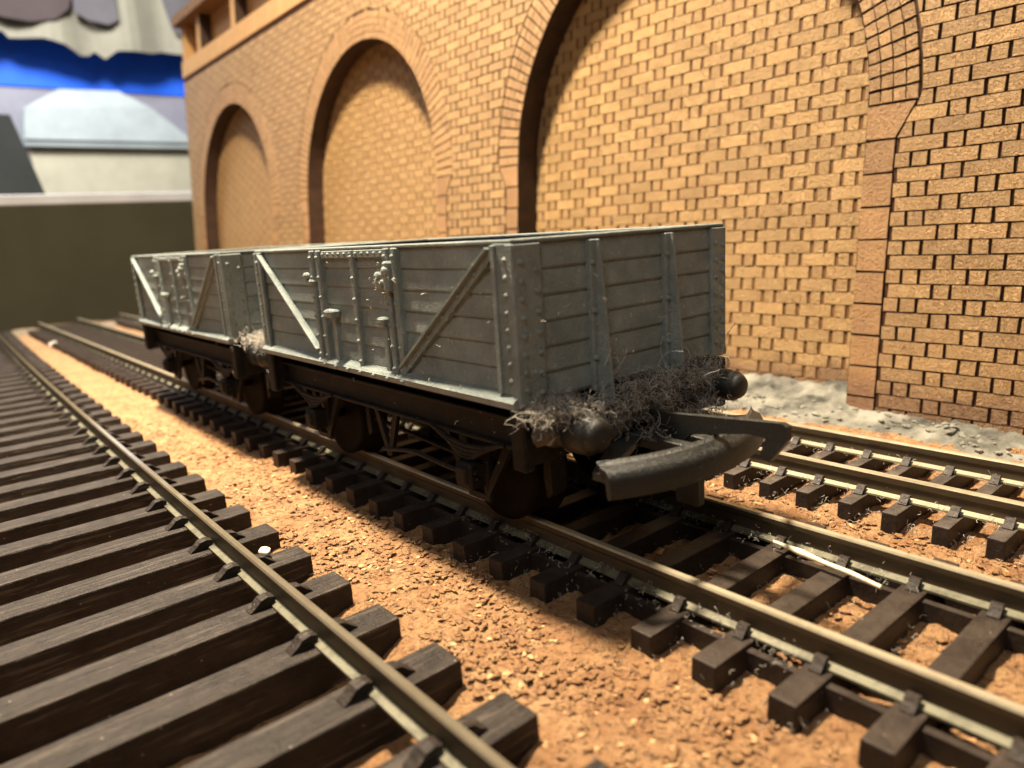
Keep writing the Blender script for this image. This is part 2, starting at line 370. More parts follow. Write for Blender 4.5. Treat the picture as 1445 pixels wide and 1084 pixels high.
# ------------------------------------------------------------------ ground: one cork sheet
def axis_pts(lo, hi, fn):
    out = [lo]
    while out[-1] < hi: out.append(out[-1] + fn(out[-1]))
    out[-1] = hi; return out
xs = axis_pts(-46, 3, lambda x: 0.045 if x > -9 else 0.045 + (-9 - x)*0.012)
ys = axis_pts(-14, 20, lambda y: 0.05 if 2.4 < y < 9.0 else (0.09 if 0 < y < 11.5 else 0.5))
vs = []
for x in xs:
    for y in ys:
        p = Vector((x, y, 0))
        h = 0.035*mnoise.noise(p*1.1) + 0.03*mnoise.noise(p*4.5 + Vector((3, 1, 7)))
        if x > -22 and 0 < y < 11.5:
            q = p*4.2 + Vector((mnoise.noise(p*3), mnoise.noise(p*3 + Vector((9, 9, 9))), 0))*0.9
            d = mnoise.voronoi(q)[0]
            h += 0.05*min(0.35, (d[1]-d[0])) + 0.022*mnoise.noise(p*14)
        h -= 0.12*max(0.0, min(1.0, (2.75 - y)/0.35))*(1.0 if y > -0.9 else 0.6)
        vs.append((x, y, h - 0.015))
ny = len(ys); fs = [(i*ny+j, (i+1)*ny+j, (i+1)*ny+j+1, i*ny+j+1) for i in range(len(xs)-1) for j in range(ny-1)]
me = bpy.data.meshes.new('ground'); me.from_pydata(vs, [], fs); me.materials.append(M['cork'])
me.polygons.foreach_set('use_smooth', [True]*len(fs)); me.update()
tag(link('ground', me), 'orange brown granular cork sheet under the tracks', 'ground', kind='structure')

# ------------------------------------------------------------------ brick viaduct wall (local: x = along, z = up, y = into the wall)
WALL = thing('viaduct_wall', (0, 11.8, 0), 'tall tan brick viaduct wall with blind arches behind the tracks', 'wall')
LEAN = math.atan(0.08); WALL.rotation_euler = (-LEAN, 0, 0)
AC = [2.15, -9.8, -21.85, -33.7]; AR = 4.25; KZ = 1.075; SP = 4.97; ORAD = 5.0; DEP = 0.62
U0, U1, VTOP = -39.8, 7.6, 11.7
def w2(u, v, y=0.0):
    return Vector((u, 11.8 + y*math.cos(LEAN) + v*math.sin(LEAN), v*math.cos(LEAN) - y*math.sin(LEAN)))
def arch_half(v, r):
    if v <= SP: return r
    t = (v-SP)/KZ
    return math.sqrt(max(0.0, r*r - t*t))
def excl(v):
    if v < 4.44: return AR + 0.455
    if v < SP: return AR + 0.455 + 0.28*(v-4.44)/(SP-4.44)
    return arch_half(v, ORAD + 0.02)
# plate with the arch openings and their burnt reveals
pl = MB()
NA = 40
for c in AC:
    us = [c - AR*math.cos(PI*k/NA) for k in range(NA+1)]
    zv = [SP + AR*KZ*math.sin(PI*k/NA) for k in range(NA+1)]
    for k in range(NA):
        pl.add([(us[k], 0, zv[k]), (us[k+1], 0, zv[k+1]), (us[k+1], 0, VTOP), (us[k], 0, VTOP)], [(0, 1, 2, 3)], 0)
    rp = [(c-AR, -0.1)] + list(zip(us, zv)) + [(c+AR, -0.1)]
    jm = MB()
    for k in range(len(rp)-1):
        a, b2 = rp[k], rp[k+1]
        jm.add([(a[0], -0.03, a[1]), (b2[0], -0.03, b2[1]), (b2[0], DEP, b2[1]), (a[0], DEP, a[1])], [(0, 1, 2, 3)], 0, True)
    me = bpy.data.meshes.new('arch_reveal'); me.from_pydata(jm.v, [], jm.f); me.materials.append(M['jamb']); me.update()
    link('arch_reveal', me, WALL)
edges = [U0] + [e for c in sorted(AC) for e in (c-AR, c+AR)] + [U1]
for a, b2 in zip(edges[0::2], edges[1::2]):
    pl.add([(a, 0, -0.1), (b2, 0, -0.1), (b2, 0, VTOP), (a, 0, VTOP)], [(0, 1, 2, 3)], 0)
pl.box(U0, U1, DEP+0.3, DEP+0.5, -0.1, VTOP+3.0, 0)
pl.add([(U0, 0, -0.1), (U0, DEP+0.3, -0.1), (U0, DEP+0.3, VTOP), (U0, 0, VTOP)], [(0, 1, 2, 3)], 0)
pl.add([(U1, 0, -0.1), (U1, DEP+0.3, -0.1), (U1, DEP+0.3, VTOP), (U1, 0, VTOP)], [(0, 1, 2, 3)], 0)
me = bpy.data.meshes.new('joint_sheet'); me.from_pydata(pl.v, [], pl.f); me.materials.append(M['burnt']); me.update()
link('joint_sheet', me, WALL)
for c in AC:
    q = MB(); q.box(c-AR-0.3, c+AR+0.3, DEP, DEP+0.12, -0.1, 10.3)
    q.build('recess_panel', M['burnt_soft'], WALL)

def slab(outline, y0, y1, inset, jt=0.006):
    """chamfered flat piece: outline (4 points, counter-clockwise seen from the front) at y0, face at y1"""
    cx = sum(p[0] for p in outline)/4; cz = sum(p[1] for p in outline)/4
    out = []
    for (x, z) in outline:
        dx, dz = cx-x, cz-z
        out.append((x + math.copysign(min(inset, abs(dx)*0.6), dx), z + math.copysign(min(inset, abs(dz)*0.6), dz)))
    if jt: out = [(x + R.uniform(-jt, jt), z + R.uniform(-jt, jt)) for x, z in out]
    v = [(p[0], y0, p[1]) for p in outline] + [(p[0], y1 + (R.uniform(-jt, jt)*0.6 if jt else 0), p[1]) for p in out]
    f = [(4, 5, 6, 7), (0, 1, 5, 4), (1, 2, 6, 5), (2, 3, 7, 6), (3, 0, 4, 7)]
    return v, f
def place_pieces(pieces, name, mats, limit, y0, y1, inset, rest_name, sides=(1, 1, 1, 1)):
    """pieces: list of 4-point outlines. The nearest in view become objects, the rest one mesh"""
    scored = []
    for o in pieces:
        cx = sum(p[0] for p in o)/4; cz = sum(p[1] for p in o)/4
        pr = project(w2(cx, cz, y0)); s = 0
        if pr and -10 < pr[0] < 1455 and -10 < pr[1] < 1094:
            qs = [project(w2(p[0], p[1], y0)) for p in o]
            if all(qs):
                wpx = max(q[0] for q in qs) - min(q[0] for q in qs)
                s = wpx*(max(q[1] for q in qs) - min(q[1] for q in qs))
                if 715 < pr[0] < 1015 and pr[1] > 345 and pr[1] < 560: s = 0     # behind the wagon
                if pr[0] < 715 and pr[1] > 350: s = 0
        scored.append((s, cx, cz, o))
    scored.sort(key=lambda t: -t[0])
    cache = {}; rest = MB()
    for k, (s, cx, cz, o) in enumerate(scored):
        jit = R.uniform(-0.007, 0.005)
        rel = [(round(p[0]-cx, 3), round(p[1]-cz, 3)) for p in o]
        if k < limit and s > 20:
            key = (tuple(rel), R.randrange(8))
            if key not in cache:
                q = MB(); v, f = slab(rel, 0, y1-y0, inset); q.add(v, f, [0]+[1 if t else 0 for t in sides])
                me = bpy.data.meshes.new(name); me.from_pydata(q.v, [], q.f)
                for mm in mats: me.materials.append(mm)
                me.polygons.foreach_set('material_index', q.mi); me.update(); cache[key] = me
            link(name, cache[key], WALL, loc=(cx, y0+jit, cz))
        else:
            v, f = slab(o, y0, y1+jit, inset); rest.add(v, f, [0]+[1 if t else 0 for t in sides])
    me = bpy.data.meshes.new(rest_name); me.from_pydata(rest.v, [], rest.f)
    for mm in mats: me.materials.append(mm)
    me.polygons.foreach_set('material_index', rest.mi); me.update()
    link(rest_name, me, WALL, kind='stuff')

CH = 0.2215; PER = 0.925; JV = 0.036; ST = 0.635; HD = PER - ST - 2*JV; JH = 0.010
def courses(off_u, h, per, st, hd, jv, jh, uu0, uu1, vtop, v0=0.0):
    out = []; k = 0; v = v0
    while v + h*0.9 < vtop:
        off = off_u + (per/2 if k % 2 else 0)
        n = int((uu0 - off)//per) - 1; u = off + n*per
        while u < uu1:
            out.append((u + jv/2, u + st + jv/2, v + jh/2, v + h - jh/2))
            out.append((u + st + 1.5*jv, u + per - jv/2, v + jh/2, v + h - jh/2))
            u += per
        v += h; k += 1
    return out
front = []
for (a, b2, z0, z1) in courses(-4.605 - 20*PER + 0.0225, CH, PER, ST, HD, JV, JH, U0, U1, VTOP):
    a = max(a, U0); b2 = min(b2, U1)
    if b2 - a < 0.03: continue
    segs = [(a, b2, a, b2)]           # lower left/right, upper left/right
    for c in AC:
        e0, e1 = excl(z0), excl(z1); nxt = []
        for (l0, r0, l1, r1) in segs:
            if r0 < c: # left of the arch
                r0n, r1n = min(r0, c-e0-0.02), min(r1, c-e1-0.02)
                if r0n-l0 > 0.025 or r1n-l1 > 0.025: nxt.append((l0, max(r0n, l0+0.005), l1, max(r1n, l1+0.005)))
            elif l0 > c:
                l0n, l1n = max(l0, c+e0+0.02), max(l1, c+e1+0.02)
                if r0-l0n > 0.025 or r1-l1n > 0.025: nxt.append((min(l0n, r0-0.005), r0, min(l1n, r1-0.005), r1))
            else:
                if z0 > SP + ORAD*KZ + 0.02: nxt.append((l0, r0, l1, r1))
        segs = nxt
    for (l0, r0, l1, r1) in segs: front.append([(l0, z0), (r0, z0), (r1, z1), (l1, z1)])
place_pieces(front, 'brick', [M['brick'], M['burnt']], 190, 0.0, -0.034, 0.006, 'far_bricks', (1, 1, 1, 1))
rec = []
for (a, b2, z0, z1) in courses(-8.25, 0.2265, 0.925, 0.61, 0.205, 0.055, 0.004, -39, 7, 10.0):
    for c in AC:
        aa, bb = max(a, c-AR-0.2), min(b2, c+AR+0.2)
        if bb-aa > 0.03 and z0 < SP + AR*KZ + 0.2: rec.append([(aa, z0), (bb, z0), (bb, z1), (aa, z1)])
place_pieces(rec, 'recess_brick', [M['brick_r'], M['burnt_soft']], 290, DEP, DEP-0.022, 0.008, 'far_recess_bricks', (0, 1, 0, 1))
# stone quoins of the openings: plain blocks, then the splayed top block
qs = []
for c in AC:
    for s in (-1, 1):
        z = -0.10
        for k in range(9):
            z0 = -0.10 if k == 0 else 4.44 - (9-k)*0.51 + 0.0 + 0.012
            z1 = 4.44 - (8-k)*0.51 - 0.012
            a, b2 = c + s*AR, c + s*(AR+0.46)
            if a > b2: a, b2 = b2, a
            qs.append([(a, z0), (b2, z0), (b2, z1), (a, z1)])
        a = c + s*AR; o1 = c + s*(AR+0.46); o2 = c + s*(AR+0.72)
        o = [(a, 4.452), (o1, 4.452), (o2, SP-0.012), (a, SP-0.012)]
        if s < 0: o = [o[1], o[0], o[3], o[2]]
        qs.append(o)
place_pieces(qs, 'stone_block', [M['stone'], M['burnt']], 60, 0.0, -0.036, 0.006, 'far_stone_blocks')
vs4 = []
NB = 70
for c in AC:
    for k in range(NB):
        t0 = PI*k/NB + 0.0022; t1 = PI*(k+1)/NB - 0.0022
        for r in range(4):
            r0 = AR + 0.1875*r + 0.003; r1 = AR + 0.1875*(r+1) - 0.003
            P = lambda rr, t: (c + rr*math.cos(t), SP + rr*KZ*math.sin(t))
            vs4.append([P(r0, t1), P(r0, t0), P(r1, t0), P(r1, t1)][::-1])
place_pieces(vs4, 'arch_brick', [M['arch'], M['burnt']], 140, 0.0, -0.040, 0.009, 'far_arch_bricks', (0, 1, 0, 1))
# cornice, parapet with sunk panels, coping
q = MB(); q.cbox(U0-0.03, U1, -0.07, DEP+0.3, VTOP+0.03, VTOP+0.80, 0.02); q.build('cornice_band', M['card'], WALL)
PV0, PV1 = VTOP+0.80, VTOP+2.45
q = MB(); q.box(U0, U1, 0.55, 0.75, PV0, PV1); q.build('parapet_panel', M['card'], WALL)
u = -39.75; pil = [(u, -36.35 - 0.0 - 0.0)]
k = 0
px = -37.0
pil_mesh = None
while px < U1:
    w = 0.5
    q = MB(); q.box(-w, 0, 0.0, 0.56, 0, PV1-PV0, 0)
    q.mi = [0, 0, 0, 1, 0, 1]
    if pil_mesh is None: pil_mesh = q.mesh('parapet_pilaster', [M['card'], M['jamb']])
    link('parapet_pilaster', pil_mesh, WALL, loc=(px, 0, PV0)); px += 4.55
q = MB(); q.box(U0, U0+0.45, 0.002, 0.56, PV0, PV1-0.002); q.build('parapet_pilaster', M['card'], WALL)
q = MB(); q.cbox(U0-0.25, U1, -0.32, DEP+0.5, PV1, PV1+0.5, 0.03); q.build('coping', M['burnt_soft'], WALL)

# plaster heaped at the foot of the wall
def rough_strip(name, x0, x1, y0, y1, hfun, mat, step=0.06):
    nx = int((x1-x0)/step); nyy = int((y1-y0)/step); v = []
    for i in range(nx+1):
        for j in range(nyy+1):
            x = x0 + (x1-x0)*i/nx; y = y0 + (y1-y0)*j/nyy; v.append((x, y, hfun(x, y)))
    f = [(i*(nyy+1)+j, (i+1)*(nyy+1)+j, (i+1)*(nyy+1)+j+1, i*(nyy+1)+j+1) for i in range(nx) for j in range(nyy)]
    me = bpy.data.meshes.new(name); me.from_pydata(v, [], f); me.materials.append(mat)
    me.polygons.foreach_set('use_smooth', [True]*len(f)); me.update(); return link(name, me)
def plaster_h(x, y):
    p = Vector((x, y, 2.0))
    a = mnoise.fractal(p*1.2, 0.9, 2.0, 4)*0.10 + mnoise.noise(p*5)*0.06 + abs(mnoise.noise(p*2.6))*0.14 + mnoise.noise(p*11)*0.03
    edge = max(0.0, min(1.0, (y - 10.95 - 0.45*mnoise.noise(p*1.3) - 0.15*mnoise.noise(p*5))/0.25))
    lump = 0.10*math.exp(-((x+6.4)/1.5)**2) + 0.04*math.exp(-((x+3.6)/0.6)**2)
    back = 0.25*max(0, y-11.2)
    return -0.06 + edge*(0.02 + a*0.8 + lump + back)
tag(rough_strip('plaster_heap', -16, 1.5, 10.1, 12.6, plaster_h, M['plaster'], 0.05), 'lumpy grey white plaster along the foot of the brick wall', 'plaster', kind='stuff')

q = MB()
for _ in range(260):
    x = R.uniform(-9, 0.5); y = R.uniform(10.9, 11.75); z = plaster_h(x, y); rr = R.uniform(0.015, 0.06)
    bm = bmesh.new(); bmesh.ops.create_icosphere(bm, subdivisions=1, radius=rr)
    for v in bm.verts: v.co = Vector((x, y, z + rr*0.2)) + Vector((v.co.x*R.uniform(0.6, 1.7), v.co.y*R.uniform(0.6, 1.4), v.co.z*R.uniform(0.3, 0.9)))
    q.addbm(bm); bm.free()
tag(q.build('plaster_rubble', M['rubble']), 'chips of pale plaster strewn along the foot of the wall', 'rubble', kind='stuff')

# ------------------------------------------------------------------ tracks
def rail_mesh(name, path, mats):
    """path: list of (x, y); profile in z from 0 (underside of foot) to 0.25 (rail top)"""
    pr = [(-0.10, 0.0, 2), (-0.10, 0.022, 2), (-0.028, 0.045, 1), (-0.022, 0.155, 1), (-0.040, 0.182, 1), (-0.040, 0.230, 0), (-0.028, 0.25, 0),
          (0.028, 0.25, 0), (0.040, 0.230, 1), (0.040, 0.182, 1), (0.022, 0.155, 1), (0.028, 0.045, 2), (0.10, 0.022, 2), (0.10, 0.0, 2)]
    n = len(pr); v = []; f = []; mi = []
    for i, (x, y) in enumerate(path):
        for (py, pz, _) in pr: v.append((x, y+py, pz))
    for i in range(len(path)-1):
        for k in range(n):
            f.append((i*n+k, i*n+(k+1) % n, (i+1)*n+(k+1) % n, (i+1)*n+k)); mi.append(pr[k][2])
    f.append(tuple(range(n))); mi.append(1); f.append(tuple((len(path)-1)*n+k for k in range(n-1, -1, -1))); mi.append(1)
    me = bpy.data.meshes.new(name); me.from_pydata(v, [], f)
    for q in mats: me.materials.append(q)
    me.polygons.foreach_set('material_index', mi)
    bm = bmesh.new(); bm.from_mesh(me); bmesh.ops.recalc_face_normals(bm, faces=bm.faces); bm.to_mesh(me); bm.free(); me.update()
    return me
def chair_mesh(name, style, mat):
    """one moulding that passes under the rail foot and grips it on both sides"""
    q = MB()
    if style == 'clip': half = [(0.30, -0.02), (0.30, 0.01), (0.245, 0.045), (0.19, 0.095), (0.12, 0.110), (0.060, 0.090), (0.056, 0.055), (0.104, 0.026), (0.104, -0.006)]; w = 0.060
    else: half = [(0.19, -0.02), (0.185, 0.012), (0.14, 0.055), (0.105, 0.095), (0.062, 0.090), (0.056, 0.055), (0.104, 0.026), (0.104, -0.006)]; w = 0.045
    q.prism(half + [(-a, b) for a, b in reversed(half)], 'x', -w, w)
    return q.mesh(name, mat)
def make_track(label, ycen, zt, gauge_y, ov, xs_, width, height, smat, rmats, style, curve=lambda x: 0.0, webs=False, xa=-40.5, xb=1.2, ovr=None):
    T = thing('railway_track', (0, ycen, 0), label, 'track', 'model railway tracks')
    n = 60; half = gauge_y/2
    path = [(xa + (xb-xa)*i/n, curve(xa + (xb-xa)*i/n)) for i in range(n+1)]
    for s in (-1, 1):
        link('rail', rail_mesh('rail', [(x, y + s*half) for x, y in path], rmats), T, loc=(0, 0, zt))
    # sleeper mesh, chamfered and very slightly irregular
    bm = bmesh.new(); bmesh.ops.create_cube(bm, size=1.0)
    L = gauge_y + 2*ov
    for v in bm.verts: v.co = Vector((v.co.x*width*(0.94 if v.co.z > 0 else 1.04), v.co.y*L, v.co.z*height - height/2))
    bmesh.ops.bevel(bm, geom=list(bm.edges), offset=0.016, segments=2, affect='EDGES', profile=0.6)
    me = bpy.data.meshes.new('sleeper'); bm.to_mesh(me); bm.free(); me.materials.append(smat)
    cm = chair_mesh('rail_chair', style, smat)
    for x in xs_:
        o = link('sleeper', me, T, loc=(x, curve(x) + R.uniform(-0.012, 0.012), zt)); o.rotation_euler = (R.uniform(-0.004, 0.004), 0, R.uniform(-0.012, 0.012))
        for s in (-1, 1): link('rail_chair', cm, o, loc=(0, s*half, 0))
    if webs:
        for s in (-1, 1):
            for dy in (-0.19, 0.19):
                q = MB()
                for i in range(n): 
                    pass
                q.box(xa, xb, s*half+dy-0.035, s*half+dy+0.035, -height*0.75, -0.035)
                q.build('sleeper_web', smat, T, loc=(0, 0, zt))
    return T
ZT = 0.25; ZR = zt = 0.21
ZR = 0.21
xl = [-3.32-0.18 + 0.9*k for k in range(-41, 5)]
T1 = make_track('nearest track, with long wood grained dark sleepers, left of the cork strip', 0.83, ZR, 2.60, 0.64, xl, 0.385, 0.44, M['sl_left'],
                [M['rail_head_l'], M['rail_web'], M['rail_foot']], 'clip', curve=lambda x: 0.55*(x/35.0)**2 if x < 0 else 0.0)
xm = [-2.76-0.125 + 0.62*k for k in range(-61, 7)]
T2 = make_track('middle track with smooth brown sleepers carrying the two grey wagons', 5.47, ZR, 1.62, 0.62, xm, 0.225, 0.27, M['sl_mid'],
                [M['rail_head'], M['rail_web'], M['rail_foot']], 'chair', webs=True)
x3 = [-3.0-0.085 + 0.495*k for k in range(-76, 9)]
T3 = make_track('narrow track with bright rail feet running close to the brick wall', 8.77, ZR, 1.26, 0.50, x3, 0.17, 0.27, M['sl_third'],
                [M['rail_head'], M['rail_web'], M['rail_foot3']], 'chair')

# ------------------------------------------------------------------ wagons (local origin: front end, centre line, rail top)
WL, WH, ZB, ZTOP = 5.63, 1.49, 1.47, 2.90
def plank_piece(mb, x0, x1, s, z0, z1, proud=0.034, axis='side'):
    """one board: slightly sloped face so that its top edge catches the light"""
    y0 = WH - 0.05
    prof = [(y0, z0), (y0+proud, z0+0.006), (y0+proud+0.004, z0+0.02), (y0+proud-0.012, z1-0.012), (y0+proud-0.022, z1), (y0, z1)]
    if axis == 'side': mb.prism([(s*p[0], p[1]) for p in prof], 'x', x0, x1)
def end_piece(mb, ya, yb, xf, s, z0, z1, proud=0.034):
    prof = [(0.0, z0), (proud, z0+0.006), (proud+0.004, z0+0.02), (proud-0.012, z1-0.012), (proud-0.022, z1), (0.0, z1)]
    mb.prism([(xf + s*p[0], p[1]) for p in prof], 'y', ya, yb)
def bolt(mb, x, y, z, s, r=0.045):
    mb.lathe([(0, r), (0.05, r), (0.065, r*0.6), (0.07, 0)], (x, y, z), 'y', 8) if s > 0 else mb.lathe([(0, r), (-0.05, r), (-0.065, r*0.6), (-0.07, 0)], (x, y, z), 'y', 8)
def make_wagon(loc, label):
    T = thing('goods_wagon', loc, label, 'wagon', 'grey open goods wagons')
    G = M['wagon']
    PH = (ZTOP-0.03 - (ZB+0.10))/6.0
    for s in (-1, 1):
        b = MB(); b.cbox(-WL+0.06, -0.06, s*(WH-0.15), s*(WH-0.036), ZB+0.06, ZTOP-0.002, 0.008)
        side = b.build('side_panel', G, T)
        q = MB(); q.prism([(s*(WH-0.06), ZB-0.01), (s*(WH+0.07), ZB-0.01), (s*(WH+0.085), ZB+0.05), (s*(WH+0.06), ZB+0.075), (s*(WH-0.02), ZB+0.115), (s*(WH-0.06), ZB+0.115)], 'x', -WL+0.02, -0.01)
        q.build('sill_ledge', G, side)
        q = MB(); q.cbox(-WL, 0.0, s*(WH-0.17), s*(WH+0.012), ZTOP-0.035, ZTOP, 0.01); q.build('top_rim', G, side)
        for (xa, xb, pr) in ((-1.79, -0.26, 0.034), (-3.53, -2.03, 0.028), (-5.37, -3.79, 0.034)):
            for k in range(6):
                z0 = ZB+0.10 + k*PH + 0.005; z1 = ZB+0.10 + (k+1)*PH - 0.006
                q = MB(); plank_piece(q, xa, xb, s, z0, z1, pr); q.build('plank', G, side)
        y0, yf = WH-0.05, WH+0.035
        # corner plates
        for (xa, xb) in ((-0.25, -0.006), (-WL+0.006, -WL+0.25)):
            q = MB(); q.cbox(xa, xb, s*(y0-0.05), s*(WH+0.02), ZB+0.10, ZTOP-0.03, 0.008); 
            e = xa+0.03 if xa > -1 else xb-0.03
            q.cbox(e-0.03, e+0.03, s*(y0), s*(WH+0.05), ZB+0.11, ZTOP-0.04, 0.008)
            q.build('corner_plate', G, side)
        # posts each side of the door
        for (xa, xb) in ((-2.03, -1.79), (-3.79, -3.53)):
            q = MB(); q.cbox(xa, xa+0.085, s*(y0), s*(WH+0.05), ZB+0.08, ZTOP-0.03, 0.012)
            q.cbox(xb-0.085, xb, s*(y0), s*(WH+0.05), ZB+0.08, ZTOP-0.03, 0.012)
            q.box(xa+0.08, xb-0.08, s*(y0), s*(WH+0.0), ZB+0.10, ZTOP-0.04)
            q.build('door_post', G, side)
        # door: strap, top strap, hinges
        for (xa, xb, yo, za, zb2) in ((-2.80, -2.72, 0.03, ZB+0.06, ZTOP-0.04), (-3.50, -2.81, 0.022, ZTOP-0.125, ZTOP-0.04), (-2.71, -2.06, 0.022, ZTOP-0.125, ZTOP-0.04),
                                      (-3.38, -3.30, 0.028, ZB+0.08, ZB+0.65), (-2.20, -2.12, 0.028, ZB+0.08, ZB+0.60)):
            d = MB(); d.cbox(xa, xb, s*y0, s*(WH+yo), za, zb2, 0.008); d.build('door_strap', G, side)
        for (xa, xb, yo, za, zb2) in ((-3.42, -3.22, 0.12, ZB+0.62, ZB+0.71), (-2.22, -2.09, 0.09, ZB+0.60, ZB+0.68), (-2.12, -1.99, 0.13, ZB+1.00, ZB+1.09), (-1.97, -1.87, 0.11, ZB+0.96, ZB+1.27),
                                      (-3.86, -3.68, 0.11, ZB+1.00, ZB+1.06)):
            d = MB(); d.cbox(xa, xb, s*(WH-0.02), s*(WH+yo), za, zb2, 0.022); d.build('latch', G, side)
        for (xx, zz, rr_) in ((-3.30, ZB+0.68, 0.045), (-2.06, ZB+1.12, 0.045), (-1.91, ZB+1.17, 0.05), (-3.80, ZB+1.10, 0.045)):
            d = MB(); bolt(d, xx, s*(WH+0.07), zz, s, rr_); d.build('bolt', G, side)
        # diagonal straps
        for (xa, za, xb, zb2) in ((-0.27, ZTOP-0.07, -1.86, ZB+0.16), (-5.40, ZTOP-0.07, -3.84, ZB+0.18)):
            q = MB(); a = Vector((xa, za)); b3 = Vector((xb, zb2)); t = (b3-a).normalized(); nn = Vector((-t.y, t.x))
            if nn.y < 0: nn = -nn
            P = [a+nn*0.02, b3+nn*0.02, b3-nn*0.075, a-nn*0.075]
            q.prism([(p.x, p.y) for p in P], 'y', s*y0, s*(WH+0.025))
            P = [a+nn*0.02, b3+nn*0.02, b3-nn*0.005, a-nn*0.005]
            q.prism([(p.x, p.y) for p in P], 'y', s*(WH+0.02), s*(WH+0.075))
            q.build('diagonal_strap', G, side)
            q = MB(); Ln = (b3-a).length
            k = 0; dd = 0.14
            while dd < Ln-0.05:
                c = a + t*dd - nn*(0.03 if k % 2 else 0.068); q.dome((c.x, s*(WH+0.024), c.y), 0.025, (0, s, 0)); dd += 0.17; k += 1
            q.build('strap_rivets', G, side, kind='stuff')
        rv = MB()
        for xx, yy, n_, o_ in ((-0.21, WH+0.02, 9, 0.0), (-0.08, WH+0.02, 8, 0.07), (-WL+0.21, WH+0.02, 9, 0), (-WL+0.08, WH+0.02, 8, 0.07)):
            for k in range(n_): rv.dome((xx, s*yy, ZB+0.16 + o_ + k*(ZTOP-ZB-0.25)/n_), 0.031, (0, s, 0))
        for xx in (-1.99, -1.83, -3.57, -3.75, -2.76):
            for k in range(6): rv.dome((xx, s*(WH+0.03 if xx == -2.76 else WH+0.05), ZB+0.14 + k*0.235), 0.028, (0, s, 0))
        for k in range(11): rv.dome((-3.45+0.135*k, s*(WH+0.022), ZTOP-0.08), 0.025, (0, s, 0))
        for k in range(7): rv.dome((-3.6+0.3*k, s*(WH+0.083), ZB+0.03), 0.028, (0, s, 0))
        rv.build('side_rivets', G, side, kind='stuff')
    # ends
    for (xf, s) in ((0.0, 1), (-WL, -1)):
        b = MB(); b.cbox(xf - s*0.15, xf - s*0.036, -WH+0.04, WH-0.04, ZB, ZTOP-0.002, 0.008)
        end = b.build('end_panel', G, T)
        xo = xf - s*0.05
        q = MB(); q.cbox(xf-s*0.17, xf+s*0.004, -WH-0.008, WH+0.008, ZTOP-0.033, ZTOP+0.002, 0.01); q.build('top_rim', G, end)
        for (ya, yb) in ((-WH+0.31, -0.60), (-0.45, 0.47), (0.62, WH-0.24)):
            for k in range(6):
                z0 = ZB + 0.02 + k*(ZTOP-ZB-0.055)/6 + 0.005; z1 = ZB + 0.02 + (k+1)*(ZTOP-ZB-0.055)/6 - 0.006
                q = MB(); end_piece(q, ya, yb, xo, s, z0, z1); q.build('plank', G, end)
        for (ya, yb) in ((-WH-0.027, -WH+0.30), (WH-0.23, WH+0.027)):
            q = MB(); q.cbox(xo-s*0.03, xf+s*0.02, ya, yb, ZB, ZTOP-0.036, 0.012)
            q.build('corner_plate', G, end)
        for yc in (-0.525, 0.545):
            q = MB()
            q.cbox(xo, xf+s*0.03, yc-0.08, yc+0.05, ZB-0.02, ZTOP-0.05, 0.01)
            # tapered stanchion: shallow at the top, deep at the foot
            zt_, zb_ = ZTOP-0.06, ZB-0.14
            xa, xb2 = xf+s*0.02, xf+s*0.05
            vtx = [(xa, yc-0.01, zt_), (xa, yc+0.055, zt_), (xb2+s*0.01, yc+0.03, zt_), (xb2+s*0.01, yc, zt_),
                   (xa, yc-0.02, zb_), (xa, yc+0.06, zb_), (xb2+s*0.12, yc+0.045, zb_), (xb2+s*0.12, yc+0.01, zb_)]
            q.add(vtx, [(0, 1, 2, 3), (7, 6, 5, 4), (0, 4, 5, 1), (1, 5, 6, 2), (2, 6, 7, 3), (3, 7, 4, 0)])
            q.build('stanchion', G, end)
        rv = MB()
        for yy, n_, o_ in ((-WH+0.06, 8, 0.05), (-WH+0.23, 7, 0.0), (WH-0.05, 9, 0.0), (WH-0.17, 7, 0.06)):
            for k in range(n_): rv.dome((xf+s*0.02, yy, ZB+0.10+o_ + k*(ZTOP-ZB-0.18)/n_), 0.032, (s, 0, 0))
        for yc in (-0.525, 0.545):
            for k in range(6): rv.dome((xf+s*0.03, yc-0.06 if k % 2 else yc+0.02, ZB+0.08+k*0.22), 0.032, (s, 0, 0))
        rv.build('end_rivets', G, end, kind='stuff')
    # inside
    q = MB()
    q.box(-WL+0.14, -0.14, -WH+0.155, WH-0.155, ZB+0.02, ZB+0.12)
    for s in (-1, 1): q.box(-WL+0.152, -0.152, s*(WH-0.165), s*(WH-0.152), ZB+0.1, ZTOP-0.036)
    for xx in (-0.158, -WL+0.158): q.box(xx-0.006, xx+0.006, -WH+0.17, WH-0.17, ZB+0.1, ZTOP-0.036)
    q.build('load_floor', M['inner'], T)
    # underframe
    F = M['frame']
    q = MB(); q.cbox(-WL+0.08, -0.08, -WH+0.10, WH-0.10, ZB-0.09, ZB+0.02, 0.02)
    for s in (-1, 1): q.cbox(-WL+0.12, -0.12, s*1.22, s*1.30, 1.00, 1.30, 0.01); q.cbox(-WL+0.12, -0.12, s*1.22, s*1.36, 1.27, 1.31, 0.01); q.cbox(-WL+0.12, -0.12, s*1.22, s*1.36, 0.99, 1.03, 0.01)
    q.box(-WL+0.3, -0.3, -0.9, 0.9, 0.92, ZB-0.08)  # tray deepened as an added block, keeps lit ground beyond out of the gap
    q.build('underframe', F, T)
